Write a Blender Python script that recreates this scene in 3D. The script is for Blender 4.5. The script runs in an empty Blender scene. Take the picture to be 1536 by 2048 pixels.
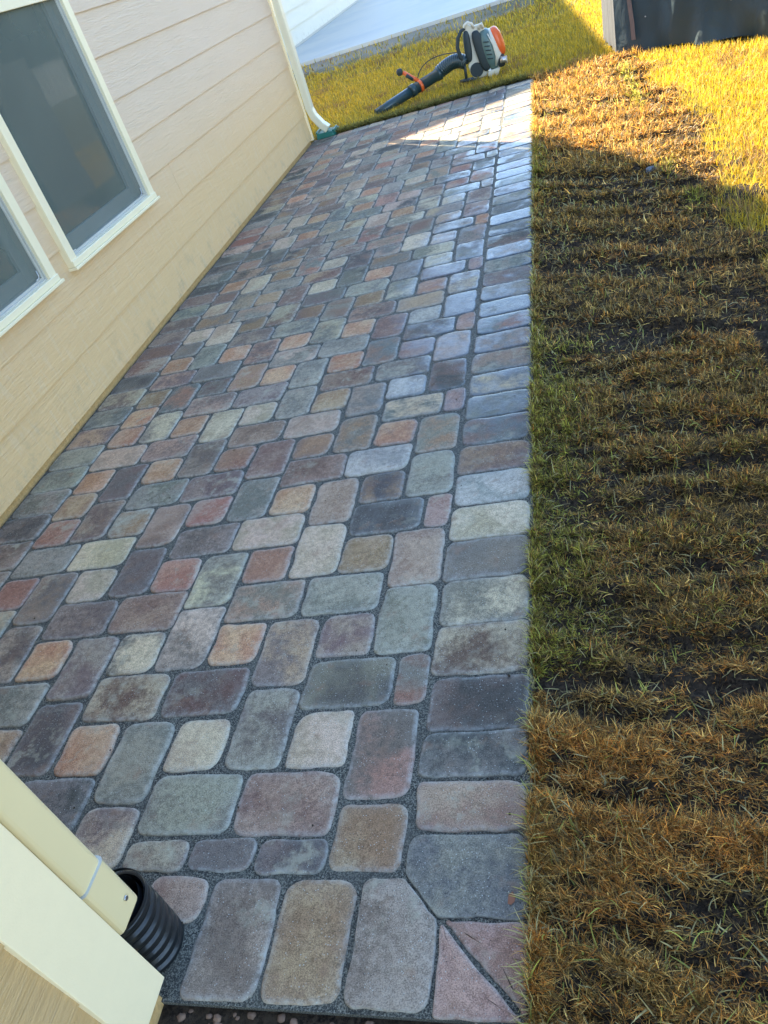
import bpy, bmesh, math, random
import numpy as np
from mathutils import Vector, Matrix, noise as mnoise
rng = np.random.default_rng(7); random.seed(7)
U = 0.16            # one paver width in metres; all layout numbers below are in paver widths
scn = bpy.context.scene
COL = scn.collection
# ---------------------------------------------------------------- camera
CR = ((0.948778510052313, 0.14817570404158373, -0.27903996056961805),
      (-0.1262805375043304, -0.6317295757346892, -0.7648339486383213),
      (-0.289607604718057, 0.7608953304324124, -0.5806597380700846))
CC = (1.53482919, -7.31654221, 8.73803634)
cam = bpy.data.cameras.new('camera'); camo = bpy.data.objects.new('camera', cam); COL.objects.link(camo)
cam.sensor_fit = 'VERTICAL'; cam.sensor_height = 36; cam.sensor_width = 27
cam.lens = 1550.7838 / 2048 * 36; cam.clip_start = 0.02; cam.clip_end = 2000
m = Matrix(((CR[0][0], -CR[1][0], -CR[2][0], CC[0]*U), (CR[0][1], -CR[1][1], -CR[2][1], CC[1]*U),
            (CR[0][2], -CR[1][2], -CR[2][2], CC[2]*U), (0, 0, 0, 1)))
camo.matrix_world = m
scn.camera = camo
# ---------------------------------------------------------------- sky, sun, exposure
SUN_EL = 40.0; SUN_ROT = -42.9
w = bpy.data.worlds.new("World"); scn.world = w; w.use_nodes = True
wn = w.node_tree.nodes; sky = wn.new('ShaderNodeTexSky'); sky.sky_type = 'NISHITA'; sky.sun_disc = False
sky.sun_elevation = math.radians(SUN_EL); sky.sun_rotation = math.radians(SUN_ROT)
w.node_tree.links.new(sky.outputs[0], wn['Background'].inputs[0]); wn['Background'].inputs[1].default_value = 0.08; sky.dust_density = 0.1; sky.ozone_density = 1.6
sd = bpy.data.lights.new('sun', 'SUN'); so = bpy.data.objects.new('sun', sd); COL.objects.link(so)
sd.energy = 3.0; sd.angle = math.radians(0.5); sd.color = (1.0, 0.86, 0.62)
ce = math.cos(math.radians(SUN_EL)); a = math.radians(SUN_ROT)
so.rotation_euler = Vector((-math.sin(a)*ce, -math.cos(a)*ce, -math.sin(math.radians(SUN_EL)))).to_track_quat('-Z', 'Y').to_euler()
scn.view_settings.view_transform = 'Standard'; scn.view_settings.look = 'None'
scn.view_settings.exposure = 3.2; scn.view_settings.gamma = 1.0
scn.render.engine = 'CYCLES'
scn.cycles.transparent_max_bounces = 16
# ---------------------------------------------------------------- materials
def nt(name):
    m = bpy.data.materials.new(name); m.use_nodes = True
    t = m.node_tree; b = t.nodes['Principled BSDF']
    return m, t, b
class T:
    def __init__(s, t): s.t = t
    def n(s, typ, **k):
        o = s.t.nodes.new(typ)
        for a, v in k.items(): setattr(o, a, v)
        return o
    def l(s, a, b): s.t.links.new(a, b)
    def val(s, sock, v):
        if isinstance(v, bpy.types.NodeSocket): s.l(v, sock)
        else: sock.default_value = v
    def obj(s): return s.n('ShaderNodeTexCoord').outputs['Object']
    def map(s, src, scale=(1, 1, 1), rot=(0, 0, 0), loc=(0, 0, 0)):
        o = s.n('ShaderNodeMapping'); s.l(src, o.inputs[0]); o.inputs['Scale'].default_value = scale
        o.inputs['Rotation'].default_value = rot; o.inputs['Location'].default_value = loc; return o.outputs[0]
    def noise(s, src, scale, detail=4, rough=.55, dist=0):
        o = s.n('ShaderNodeTexNoise'); s.l(src, o.inputs['Vector']); o.inputs['Scale'].default_value = scale
        o.inputs['Detail'].default_value = detail; o.inputs['Roughness'].default_value = rough; o.inputs['Distortion'].default_value = dist
        return o.outputs['Fac']
    def vor(s, src, scale, out='Distance'):
        o = s.n('ShaderNodeTexVoronoi'); s.l(src, o.inputs['Vector']); o.inputs['Scale'].default_value = scale; return o.outputs[out]
    def ramp(s, src, lo, hi, a=0., b=1.):
        o = s.n('ShaderNodeMapRange'); o.interpolation_type = 'SMOOTHSTEP'; s.l(src, o.inputs[0])
        for i, v in zip((1, 2, 3, 4), (lo, hi, a, b)): o.inputs[i].default_value = v
        return o.outputs[0]
    def math(s, op, a, b=0., c=0.):
        o = s.n('ShaderNodeMath', operation=op); s.val(o.inputs[0], a); s.val(o.inputs[1], b); s.val(o.inputs[2], c); return o.outputs[0]
    def mix(s, f, a, b, mode='MIX'):
        o = s.n('ShaderNodeMix', data_type='RGBA', blend_type=mode); s.val(o.inputs[0], f)
        s.val(o.inputs[6], a if isinstance(a, bpy.types.NodeSocket) else (*a[:3], 1)); s.val(o.inputs[7], b if isinstance(b, bpy.types.NodeSocket) else (*b[:3], 1)); return o.outputs[2]
    def bump(s, h, dist, strength=1.0, nrm=None):
        o = s.n('ShaderNodeBump'); s.l(h, o.inputs['Height']); o.inputs['Distance'].default_value = dist; o.inputs['Strength'].default_value = strength
        if nrm is not None: s.l(nrm, o.inputs['Normal'])
        return o.outputs[0]
    def attr(s, name, out='Color'):
        o = s.n('ShaderNodeAttribute'); o.attribute_name = name; return o.outputs[out]
def simple(name, col, rough=.5, metal=0., var=.12, vscale=20., bump=0., bscale=200., spec=None):
    m, t, b = nt(name); k = T(t); o = k.obj()
    n = k.noise(o, vscale, 4)
    c1 = [min(1, c*(1-var)) for c in col]; c2 = [min(1, c*(1+var)) for c in col]
    k.l(k.mix(n, c1, c2), b.inputs['Base Color'])
    b.inputs['Roughness'].default_value = rough; b.inputs['Metallic'].default_value = metal
    if spec is not None: b.inputs['Specular IOR Level'].default_value = spec
    if bump: k.l(k.bump(k.noise(o, bscale, 3), bump), b.inputs['Normal'])
    return m

def mat_paver():
    m, t, b = nt('tumbled_concrete'); k = T(t); o = k.obj()
    ca = k.attr('ca'); cb = k.attr('cb'); ed = k.attr('edge', 'Fac'); rn = k.attr('rnd', 'Fac')
    cmb = k.n('ShaderNodeCombineXYZ'); k.l(k.math('MULTIPLY', rn, 37.), cmb.inputs[0]); k.l(k.math('MULTIPLY', rn, 11.), cmb.inputs[1])
    va = k.n('ShaderNodeVectorMath', operation='ADD'); k.l(o, va.inputs[0]); k.l(cmb.outputs[0], va.inputs[1]); p = va.outputs[0]
    n1 = k.noise(p, 6.5, 3, .5, .4)
    n2 = k.noise(p, 55, 5, .65)
    f = k.ramp(k.math('ADD', k.math('MULTIPLY', n1, .75), k.math('MULTIPLY', n2, .25)), .40, .60)
    c = k.mix(f, ca, cb)
    n3 = k.noise(p, 420, 3, .6)
    mul = k.ramp(k.math('ADD', k.math('MULTIPLY', n3, .72), k.math('MULTIPLY', n2, .28)), .35, .65, .58, 1.42)
    vm = k.n('ShaderNodeVectorMath', operation='SCALE'); k.l(c, vm.inputs[0]); k.l(mul, vm.inputs[3]); c = vm.outputs[0]
    n6 = k.noise(k.map(p, loc=(9, 2, 4)), 17, 5, .7); sel = k.ramp(k.noise(k.map(p, loc=(1, 8, 3)), 2.2, 1), .45, .65)
    c = k.mix(k.math('MULTIPLY', k.math('MULTIPLY', k.ramp(n6, .5, .66), sel), .6), c, (.42, .38, .26))
    n7 = k.noise(k.map(p, loc=(4, 6, 4)), 13, 4, .65)
    c = k.mix(k.math('MULTIPLY', k.ramp(n7, .56, .7), .45), c, (.26, .15, .09))
    # pale worn edges
    c = k.mix(k.math('MULTIPLY', ed, k.ramp(n2, .3, .7, .12, .62)), c, (.42, .42, .37))
    # pale aggregate, dark pits
    v = k.vor(p, 150); k2 = k.noise(p, 25, 2)
    c = k.mix(k.math('MULTIPLY', k.ramp(v, .2, .1), k.ramp(k2, .44, .6, .25, .95)), c, (.5, .5, .43))
    v2 = k.vor(k.map(p, loc=(3, 5, 1)), 120); n5 = k.noise(p, 60, 2)
    pit = k.math('MULTIPLY', k.ramp(v2, .16, .07), k.ramp(n5, .5, .62))
    c = k.mix(k.math('MULTIPLY', pit, .85), c, (.02, .02, .02))
    # damp film, strongest towards the lawn side; blue sky sheen tinted into its colour
    sx = k.n('ShaderNodeSeparateXYZ'); k.l(o, sx.inputs[0])
    rx = k.ramp(sx.outputs[0], -7.5*U, -1.0*U); ry = k.ramp(sx.outputs[1], 1.5*U, 9*U)
    rx2 = k.ramp(sx.outputs[0], -12*U, -3*U, .25, 1.)
    reg = k.math('MULTIPLY', rx, ry)
    w1 = k.noise(o, 3.2, 4, .6)
    w2 = k.noise(k.map(p, loc=(7, 1, 2)), 14, 4, .6)
    w = k.math('ADD', k.math('MULTIPLY', w1, .55), k.math('MULTIPLY', w2, .45))
    w = k.math('ADD', w, k.math('MULTIPLY', ed, .10))
    w = k.math('ADD', w, k.math('MULTIPLY', reg, .26))
    w = k.math('ADD', w, k.math('MULTIPLY', rn, .24))
    wet = k.math('MULTIPLY', k.ramp(w, .74, 1.0), k.math('MULTIPLY', reg, rx2))
    c = k.mix(k.math('MULTIPLY', wet, .9), c, k.mix(1, c, (.22, .30, .42), 'MULTIPLY'))
    k.l(c, b.inputs['Base Color'])
    k.l(k.math('ADD', k.ramp(wet, 0, 1, .78, .28), k.math('MULTIPLY', n2, .15)), b.inputs['Roughness'])
    b.inputs['Specular IOR Level'].default_value = .25
    b.inputs['Coat Weight'].default_value = 0
    k.l(k.math('MULTIPLY', wet, .5), b.inputs['Coat Weight']); b.inputs['Coat Roughness'].default_value = .10; b.inputs['Coat IOR'].default_value = 1.36
    h = k.math('ADD', k.math('MULTIPLY', n3, .35), k.math('MULTIPLY', n2, 1.4)); h = k.math('SUBTRACT', h, k.math('MULTIPLY', pit, .9))
    h = k.math('ADD', h, k.math('MULTIPLY', n1, 1.5))
    k.l(k.bump(h, .0025, .8), b.inputs['Normal'])
    return m
def mat_sand():
    m, t, b = nt('joint_sand'); k = T(t); o = k.obj()
    n = k.noise(o, 330, 3, .7); n2 = k.noise(o, 14, 3)
    c = k.mix(k.ramp(n, .42, .66), (.02, .021, .018), (.30, .28, .21)); c = k.mix(k.ramp(n2, .4, .7, 0, .5), c, (.10, .095, .075))
    v = k.vor(o, 260); c = k.mix(k.ramp(v, .17, .1, 0, .6), c, (.34, .36, .33))
    k.l(c, b.inputs['Base Color']); b.inputs['Roughness'].default_value = .85
    k.l(k.bump(k.math('ADD', n, k.noise(o, 60, 3)), .004), b.inputs['Normal']); return m
def mat_siding(name, c1, c2, lowc=None):
    m, t, b = nt(name); k = T(t); o = k.obj()
    g = k.noise(k.map(o, (6, 6, 110)), 1., 5, .65, 1.6)
    w2 = k.noise(k.map(o, (2, 2, 5)), 1., 3)
    c = k.mix(w2, c1, c2)
    # faint water splash streaks low on the wall
    st = k.noise(k.map(o, (10, 34, 9), (math.radians(25), 0, 0)), 1., 4, .6, .3)
    sx = k.n('ShaderNodeSeparateXYZ'); k.l(o, sx.inputs[0]); zz = k.ramp(sx.outputs[2], 1.15, .25)
    if lowc: c = k.mix(k.math('MULTIPLY', zz, .9), c, lowc)  # orange glow low on the wall, put into the paint colour
    if lowc: c = k.mix(k.math('MULTIPLY', k.ramp(st, .5, .66), k.math('MULTIPLY', zz, .12)), c, (.72, .68, .54))
    c = k.mix(k.ramp(g, .6, .75, 0, .22), c, (.80, .76, .66)); c = k.mix(k.ramp(g, .42, .3, 0, .16), c, (.42, .33, .2))
    dirt = k.noise(k.map(o, (1, 3, 3)), 3, 5, .7); c = k.mix(k.math('MULTIPLY', k.ramp(dirt, .5, .7), k.ramp(sx.outputs[2], .30, .04, 0, .45)), c, (.38, .30, .19))
    k.l(c, b.inputs['Base Color']); b.inputs['Roughness'].default_value = .55
    g2 = k.noise(k.map(o, (3, 3, 45)), 1., 3, .6, 2.5); k.l(k.bump(k.math('ADD', g, g2), .0038, .9), b.inputs['Normal']); return m
def mat_soil():
    m, t, b = nt('dark_soil'); k = T(t); o = k.obj()
    n = k.noise(o, 90, 8, .75); n2 = k.noise(o, 9, 4)
    c = k.mix(k.ramp(n, .35, .65), (.012, .010, .009), (.12, .085, .055)); c = k.mix(k.ramp(n2, .45, .7, 0, .5), c, (.07, .05, .03)); b.inputs['Specular IOR Level'].default_value = .1
    k.l(c, b.inputs['Base Color']); b.inputs['Roughness'].default_value = .9
    k.l(k.bump(n, .02), b.inputs['Normal']); return m
def mat_lawnbase():
    m, t, b = nt('thatch'); k = T(t); o = k.obj()
    n = k.noise(o, 120, 5, .7); n2 = k.noise(o, 1.6, 4)
    c = k.mix(n, (.05, .045, .018), (.22, .18, .06)); c = k.mix(k.ramp(n2, .5, .7, 0, .6), c, (.17, .13, .075))
    sx = k.n('ShaderNodeSeparateXYZ'); k.l(o, sx.inputs[0])
    bare = k.math('ADD', k.math('MULTIPLY', k.math('SUBTRACT', sx.outputs[1], 70*U), .35), k.math('MULTIPLY', n2, 1.2))
    lft = k.ramp(sx.outputs[0], 2*U, -12*U)
    c = k.mix(k.math('MULTIPLY', k.ramp(bare, .5, 1.0), lft), c, (.30, .26, .19))
    k.l(c, b.inputs['Base Color']); b.inputs['Roughness'].default_value = .9
    k.l(k.bump(n, .02), b.inputs['Normal']); return m
def mat_blade(name='grass_blade', trans=.45):
    m, t, b = nt(name); k = T(t)
    c = k.attr('col'); k.l(c, b.inputs['Base Color']); b.inputs['Roughness'].default_value = .55
    tr = k.n('ShaderNodeBsdfTranslucent'); k.l(c, tr.inputs[0])
    mx = k.n('ShaderNodeMixShader'); mx.inputs[0].default_value = trans
    k.l(b.outputs[0], mx.inputs[1]); k.l(tr.outputs[0], mx.inputs[2]); k.l(mx.outputs[0], t.nodes['Material Output'].inputs[0]); return m
def mat_conc():
    m, t, b = nt('broom_concrete'); k = T(t); o = k.obj()
    n = k.noise(k.map(o, (1, 8, 1)), 6, 5, .6); n2 = k.noise(o, .8, 3)
    c = k.mix(n, (.50, .49, .43), (.62, .61, .53)); c = k.mix(k.ramp(n2, .4, .7, 0, .5), c, (.40,.44,.44))
    k.l(c, b.inputs['Base Color']); b.inputs['Roughness'].default_value = .7; return m
def mat_glass():
    m, t, b = nt('window_glass'); k = T(t); o = k.obj()
    b.inputs['Base Color'].default_value = (.022, .045, .045, 1); b.inputs['Roughness'].default_value = .03
    b.inputs['IOR'].default_value = 1.6; b.inputs['Specular IOR Level'].default_value = .8
    n = k.noise(o, 3, 2); k.l(k.bump(n, .002, .3), b.inputs['Normal']); return m
def mat_screen():
    m, t, b = nt('insect_screen'); k = T(t); o = k.obj()
    n = k.noise(o, 1.5, 2, .5)
    k.l(k.mix(n, (.15, .185, .16), (.18, .21, .17)), b.inputs['Base Color']); b.inputs['Roughness'].default_value = .8
    tr = k.n('ShaderNodeBsdfTransparent'); mx = k.n('ShaderNodeMixShader'); k.l(k.ramp(n,   .3, .7, .48, .66), mx.inputs[0])
    k.l(tr.outputs[0], mx.inputs[1]); k.l(b.outputs[0], mx.inputs[2]); k.l(mx.outputs[0], t.nodes['Material Output'].inputs[0]); return m
def mat_fabric():
    m, t, b = nt('black_cover_fabric'); k = T(t); o = k.obj()
    n = k.noise(o, 3.5, 5, .6, .8)
    k.l(k.mix(n, (.012, .032, .045), (.024, .048, .062)), b.inputs['Base Color']); b.inputs['Roughness'].default_value = .6
    k.l(k.bump(k.noise(o, 5, 3, .5, .6), .03, .5), b.inputs['Normal']); return m
M = dict(paver=mat_paver(), sand=mat_sand(), soil=mat_soil(), thatch=mat_lawnbase(), blade=mat_blade(), conc=mat_conc(),
         siding=mat_siding('painted_siding', (.67, .52, .36), (.73, .575, .42), (.72, .48, .215)),
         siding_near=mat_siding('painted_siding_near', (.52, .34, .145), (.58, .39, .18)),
         siding2=mat_siding('neighbour_siding', (.74, .70, .56), (.80, .76, .64)),
         trim=simple('cream_trim', (.90, .75, .47), .45, var=.03, vscale=30, bump=.0004, bscale=300),
         winframe=simple('cream_vinyl', (.86, .77, .53), .35, var=.03),
         track=simple('frame_track', (.50, .50, .45), .4, var=.05),
         found=simple('rough_foundation', (.55, .34, .13), .9, var=.35, vscale=60, bump=.006, bscale=90),
         glass=mat_glass(), screen=mat_screen(), sash=simple('sash_grey', (.30, .33, .32), .5, var=.1, vscale=6),
         spout=simple('painted_aluminium', (.76, .62, .34), .32, var=.03, vscale=12),
         spout2=simple('pale_aluminium', (.72, .67, .50), .35, var=.05, vscale=12),
         steel=simple('screw_steel', (.5, .5, .5), .3, 1.),
         blackpipe=simple('black_polyethylene', (.012, .014, .016), .28, var=.3, vscale=40, bump=.0006, bscale=120),
         green=simple('green_plastic', (.01, .13, .10), .45, var=.2),
         roof=simple('shingles', (.10, .09, .085), .9, var=.3, vscale=30, bump=.004, bscale=60),
         fabric=mat_fabric(), strap=simple('faded_strap', (.14, .10, .09), .8, var=.15), grom=simple('grommet', (.5, .5, .48), .3, 1.),
         sunfab=simple('sunlit_cover_fabric', (.075, .078, .085), .7, var=.12, vscale=9, bump=.002, bscale=12),  # black cover fabric coloured paler for its sunlit side
         bcream=simple('cream_plastic', (.62, .60, .50), .4, var=.08), bdark=simple('dark_padding', (.018, .032, .036), .6, var=.3, vscale=30, bump=.002, bscale=80),
         bgrey=simple('grey_housing', (.10, .17, .16), .4, var=.15), borange=simple('orange_plastic', (.72, .12, .02), .35, var=.1),
         btube=simple('black_tube', (.02, .045, .05), .33, var=.25), bsilver=simple('silver_metal', (.6, .6, .58), .35, .8),
         stone=simple('stone', (.17, .18, .19), .85, var=.4, vscale=40, bump=.004, bscale=80),
         gravelm=simple('gravel', (.17, .10, .06), .8, var=.6, vscale=25, bump=.002, bscale=90),
         bark=simple('bark', (.09, .07, .05), .9, var=.4), leafm=simple('leaf', (.012, .03, .012), .6, var=.5, vscale=3),
         white=simple('white_vinyl', (.8, .8, .8), .4, var=.03), mulch=simple('red_mulch', (.20, .08, .05), .9, var=.5, vscale=40, bump=.02, bscale=60),
         twig=simple('dead_leaf', (.25, .10, .05), .8, var=.3), cut=simple('saw_cut', (.02, .02, .022), .9))
# ---------------------------------------------------------------- builders
class MB:
    def __init__(s): s.v = []; s.f = []; s.smooth = []
    def add(s, vs, fs, smooth=False):
        n = len(s.v); s.v += [tuple(p) for p in vs]; s.f += [tuple(n+i for i in f) for f in fs]; s.smooth += [smooth]*len(fs); return s
    def box(s, x0, x1, y0, y1, z0, z1):
        return s.add([(x0,y0,z0),(x1,y0,z0),(x1,y1,z0),(x0,y1,z0),(x0,y0,z1),(x1,y0,z1),(x1,y1,z1),(x0,y1,z1)],
                     [(0,3,2,1),(4,5,6,7),(0,1,5,4),(1,2,6,5),(2,3,7,6),(3,0,4,7)])
    def hexa(s, p):   # eight points, bottom ring then top ring
        return s.add(p, [(0,3,2,1),(4,5,6,7),(0,1,5,4),(1,2,6,5),(2,3,7,6),(3,0,4,7)])
    def tube(s, path, rad, n=16, flat=None, cap=True, smooth=True, sect=None):
        P = [Vector(p) for p in path]; R = rad if hasattr(rad, '__len__') else [rad]*len(P)
        up = Vector((0, 0, 1)); t0 = (P[1]-P[0]).normalized()
        if abs(t0.dot(up)) > .9: up = Vector((0, 1, 0))
        vs = []; 
        for i, p in enumerate(P):
            t = (P[min(i+1, len(P)-1)]-P[max(i-1, 0)]).normalized(); sd = t.cross(up).normalized(); up2 = sd.cross(t).normalized(); up = up2
            if sect: vs += [p+sd*(a*R[i])+up2*(b*R[i]) for a, b in sect]
            else:
                for j in range(n):
                    a = 2*math.pi*j/n; vs.append(p+sd*math.cos(a)*R[i]*(flat or 1)+up2*math.sin(a)*R[i])
        if sect: n = len(sect)
        fs = [(i*n+j, i*n+(j+1) % n, (i+1)*n+(j+1) % n, (i+1)*n+j) for i in range(len(P)-1) for j in range(n)]
        s.add(vs, fs, smooth)
        if cap:
            b = len(s.v)-len(vs); s.f.append(tuple(b+j for j in range(n))[::-1]); s.f.append(tuple(b+(len(P)-1)*n+j for j in range(n))); s.smooth += [False, False]
        return s
    def prism(s, poly, y0, y1):   # polygon in x,z extruded along y
        n = len(poly); vs = [(x, y0, z) for x, z in poly]+[(x, y1, z) for x, z in poly]
        fs = [tuple(range(n)), tuple(range(2*n-1, n-1, -1))]+[(i, n+i, n+(i+1) % n, (i+1) % n) for i in range(n)]
        return s.add(vs, fs)
    def ell(s, c, r, e=1.0, nu=20, nv=12, rot=None, cut=None):
        def sp(x): return math.copysign(abs(x)**e, x)
        vs = []
        for i in range(nv+1):
            ph = -math.pi/2+math.pi*i/nv
            for j in range(nu):
                th = 2*math.pi*j/nu; p = Vector((sp(math.cos(ph))*sp(math.cos(th))*r[0], sp(math.cos(ph))*sp(math.sin(th))*r[1], sp(math.sin(ph))*r[2]))
                if rot: p = rot @ p
                vs.append(p+Vector(c))
        return s.add(vs, [(i*nu+j, i*nu+(j+1) % nu, (i+1)*nu+(j+1) % nu, (i+1)*nu+j) for i in range(nv) for j in range(nu)], True)
    def build(s, name, mat, parent=None, bevel=0., origin=None):
        o0 = Vector(origin) if origin else (Vector(parent['_o']) if parent is not None and '_o' in parent else Vector((0, 0, 0)))
        me = bpy.data.meshes.new(name); me.from_pydata([((Vector(p)-o0)*U)[:] for p in s.v], [], s.f)
        me.polygons.foreach_set('use_smooth', s.smooth); me.materials.append(mat)
        bm = bmesh.new(); bm.from_mesh(me); bmesh.ops.recalc_face_normals(bm, faces=bm.faces)
        bm.to_mesh(me); bm.free(); me.update()
        ob = bpy.data.objects.new(name, me); COL.objects.link(ob); ob['_o'] = list(o0)
        if parent is not None:
            ob.parent = parent
        else: ob.location = o0*U
        if bevel:
            b = ob.modifiers.new('bevel', 'BEVEL'); b.width = bevel*U; b.segments = 2; b.limit_method = 'ANGLE'; b.harden_normals = False
        return ob
def tag(o, label=None, cat=None, group=None, kind=None):
    for k, v in (('label', label), ('category', cat), ('group', group), ('kind', kind)):
        if v: o[k] = v
    return o
def thing(name, label, cat, loc, group=None):
    o = bpy.data.objects.new(name, None); COL.objects.link(o); o.location = Vector(loc)*U; o['_o'] = list(loc); o.empty_display_size = .05
    return tag(o, label, cat, group)
# ---------------------------------------------------------------- house dimensions
WX = -13.0      # face of the long wall
WB = -4.03      # face of the projecting wall beside the camera
JY = -4.33      # where it turns
EY = 40.75      # far corner of the long wall
EAVE = 17.6
house = thing('house', 'tan lap-sided house with two cream-framed windows along the left of the patio', 'house', (WX, 18, 0))
LAPS = [0.22+1.295*i for i in range(14)]
def lap_wall(name, mat, plane, u0, u1, ztop, joints, holes=(), axis='y'):
    """lap siding facing +x (axis y) : each board leans out at its bottom edge; boards are cut at windows and butt joints"""
    mb = MB()
    for i, z0 in enumerate(LAPS):
        if z0 > ztop: break
        z1 = min(z0+1.295, ztop)
        cuts = sorted([c for r, c in joints if r == i])
        zs = sorted(set([z0, z1]+[h for hh in holes for h in hh[2:4] if z0 < h < z1]))
        for a, b in zip(zs[:-1], zs[1:]):
            segs = [(u0, u1)]
            for hh in holes:
                if hh[2] < (a+b)/2 < hh[3]:
                    segs = [q for s0, s1 in segs for q in ((s0, min(s1, hh[0])), (max(s0, hh[1]), s1)) if q[1]-q[0] > .01]
            for c in cuts: segs = [q for s0, s1 in segs for q in (((s0, c-.012), (c+.012, s1)) if s0 < c < s1 else ((s0, s1),))]
            for s0, s1 in segs:
                def off(z): return .075+.055*(1-(z-z0)/1.295)
                xa, xb = plane+off(a)-.07, plane+off(b)-.07
                p = [(plane-.15, s0, a), (xa, s0, a), (xa, s1, a), (plane-.15, s1, a), (plane-.15, s0, b), (xb, s0, b), (xb, s1, b), (plane-.15, s1, b)]
                if axis == 'x': p = [(y, x-plane+plane, z) for x, y, z in p]
                mb.hexa(p)
    return mb
W1 = (13.35, 19.5, 3.72, 15.6); W2 = (5.95, 12.05, 3.72, 15.6)
jr = random.Random(3)
J = [(2, 22.0), (1, 4.0), (6, 36.0)]
wall = lap_wall('wall', None, WX, JY, EY, EAVE, J, (W1, W2)).build('siding_wall', M['siding'], house)
mb = MB(); mb.box(WX-.5, WX-.16, JY, W2[0], .2, EAVE).box(WX-.5, WX-.16, W2[1], W1[0], .2, EAVE).box(WX-.5, WX-.16, W1[1], EY, .2, EAVE)
for h in (W1, W2): mb.box(WX-.5, WX-.16, h[0], h[1], .2, h[2]).box(WX-.5, WX-.16, h[0], h[1], h[3], EAVE)
mb.box(WX-26, WX-.52, EY-.3, EY, .2, EAVE)
mb.build('sheathing', M['siding'], house)
MB().box(WX-.4, WX-.07, JY, EY-.05, -.6, .2).build('foundation', M['found'], house)
MB().box(WX-.1, WX+.13, EY-.02, EY+.14, .1, EAVE).box(WX-.5, WX-.11, EY+.002, EY+.14, .1, EAVE).build('corner_trim', M['trim'], house, .012)
# projecting wall by the camera
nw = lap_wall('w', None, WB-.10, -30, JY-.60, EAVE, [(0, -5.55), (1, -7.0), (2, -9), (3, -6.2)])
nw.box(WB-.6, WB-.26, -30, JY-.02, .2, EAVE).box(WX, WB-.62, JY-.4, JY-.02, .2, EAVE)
nw.build('side_wall', M['siding_near'], house)
MB().box(WB-.10, WB, JY-.71, JY, .30, EAVE).box(WB-.7, WB-.102, JY-.018, JY, .30, EAVE).build('corner_board', M['trim'], house, .01)
MB().box(WB-.5, WB-.16, -30, JY-.1, -.6, .24).build('footing', M['found'], house)
# roof: unseen, steep outline shaped to cast the shadow edge on the lawn
RP = [(WX+.35, EAVE-.05), (WX-1.4, 22.8), (WX-3.9, 28.9), (WX-12, 33), (WX-26, EAVE)]
MB().prism(RP, JY-4, EY+.1).prism([(WB+.3, EAVE-.04), (WB-6, 22), (WX, 24), (WX-1, EAVE-.04)], -30, JY-.0).build('roof', M['roof'], house)
# ---------------------------------------------------------------- windows (frame proud of the siding, sash recessed, glass, screen)
def window(y0, y1, z0, z1, meet, lab=None):
    x = WX
    fw = .36; mb = MB()
    mb.box(x-.2, x+.22, y0, y0+fw, z0, z1).box(x-.2, x+.22, y1-fw, y1, z0, z1)
    mb.box(x-.2, x+.22, y0+fw, y1-fw, z1-fw, z1)
    mb.box(x-.2, x+.26, y0+.002, y1-.002, z0-.02, z0+.16)
    f = mb.build('window', M['winframe'], house, .018)
    if lab: f['label'] = lab
    MB().box(x-.2, x+.33, y0-.05, y1+.05, z0-.10, z0-.022).build('sill', M['winframe'], f, .01)
    mb = MB()   # inner stops
    a0, a1, b0, b1 = y0+fw, y1-fw, z0+.16, z1-fw
    for i, (dx, ww) in enumerate(((.13, .05), (.07, .11))):
        X0 = x-.2; X1 = x+dx
        mb.box(X0-.001*i, X1, a0, a0+ww, b0, b1).box(X0-.001*i, X1, a1-ww, a1, b0, b1).box(X0-.001*i, X1-.001, a0+ww, a1-ww, b0, b0+ww)
    mb.build('track', M['track'], f, .006)
    mb = MB().box(x-.15, x+.12, a0+.11, a1-.11, meet, meet+.42); mb.build('meeting_rail', M['winframe'], f, .015)
    i0, i1 = a0+.11, a1-.11
    sw = .40
    mb = MB().box(x-.34, x-.14, i0, i0+sw*.7, b0+.11, meet).box(x-.34, x-.14, i1-sw, i1, b0+.11, meet).box(x-.34, x-.14, i0+sw*.7, i1-sw, b0+.11, b0+.11+sw)
    mb.box(x-.34, x-.14, i0, i0+.25, meet+.42, b1).box(x-.34, x-.14, i1-.25, i1, meet+.42, b1).box(x-.34, x-.14, i0+.25, i1-.25, b1-.25, b1)
    mb.build('sash', M['sash'], f, .02)
    MB().box(x-.27, x-.24, i0+.02, i1-.02, b0+.2, b1-.05).build('pane', M['glass'], f)
    MB().add([(x+.03, i0-.02, b0+.09), (x+.03, i1+.02, b0+.09), (x+.03, i1+.02, meet), (x+.03, i0-.02, meet)], [(0, 1, 2, 3)]).build('insect_screen', M['screen'], f)
    for yy in (i0+.05, i1-.05):
        s_ = 1 if yy < (i0+i1)/2 else -1
        MB().tube([(x+.05, yy+s_*.02, b0+.34), (x+.05, yy+s_*.03, b0+.18), (x+.05, yy+s_*.08, b0+.135), (x+.05, yy+s_*.22, b0+.13)], .018, 8).build('screen_clip', M['bsilver'], f)
window(13.2, 19.68, 3.56, 15.7, 9.80, 'far window, fully seen between two plain stretches of siding')
window(5.85, 12.3, 3.58, 15.7, 9.80, 'near window, cut by the left edge of the photo')
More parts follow.
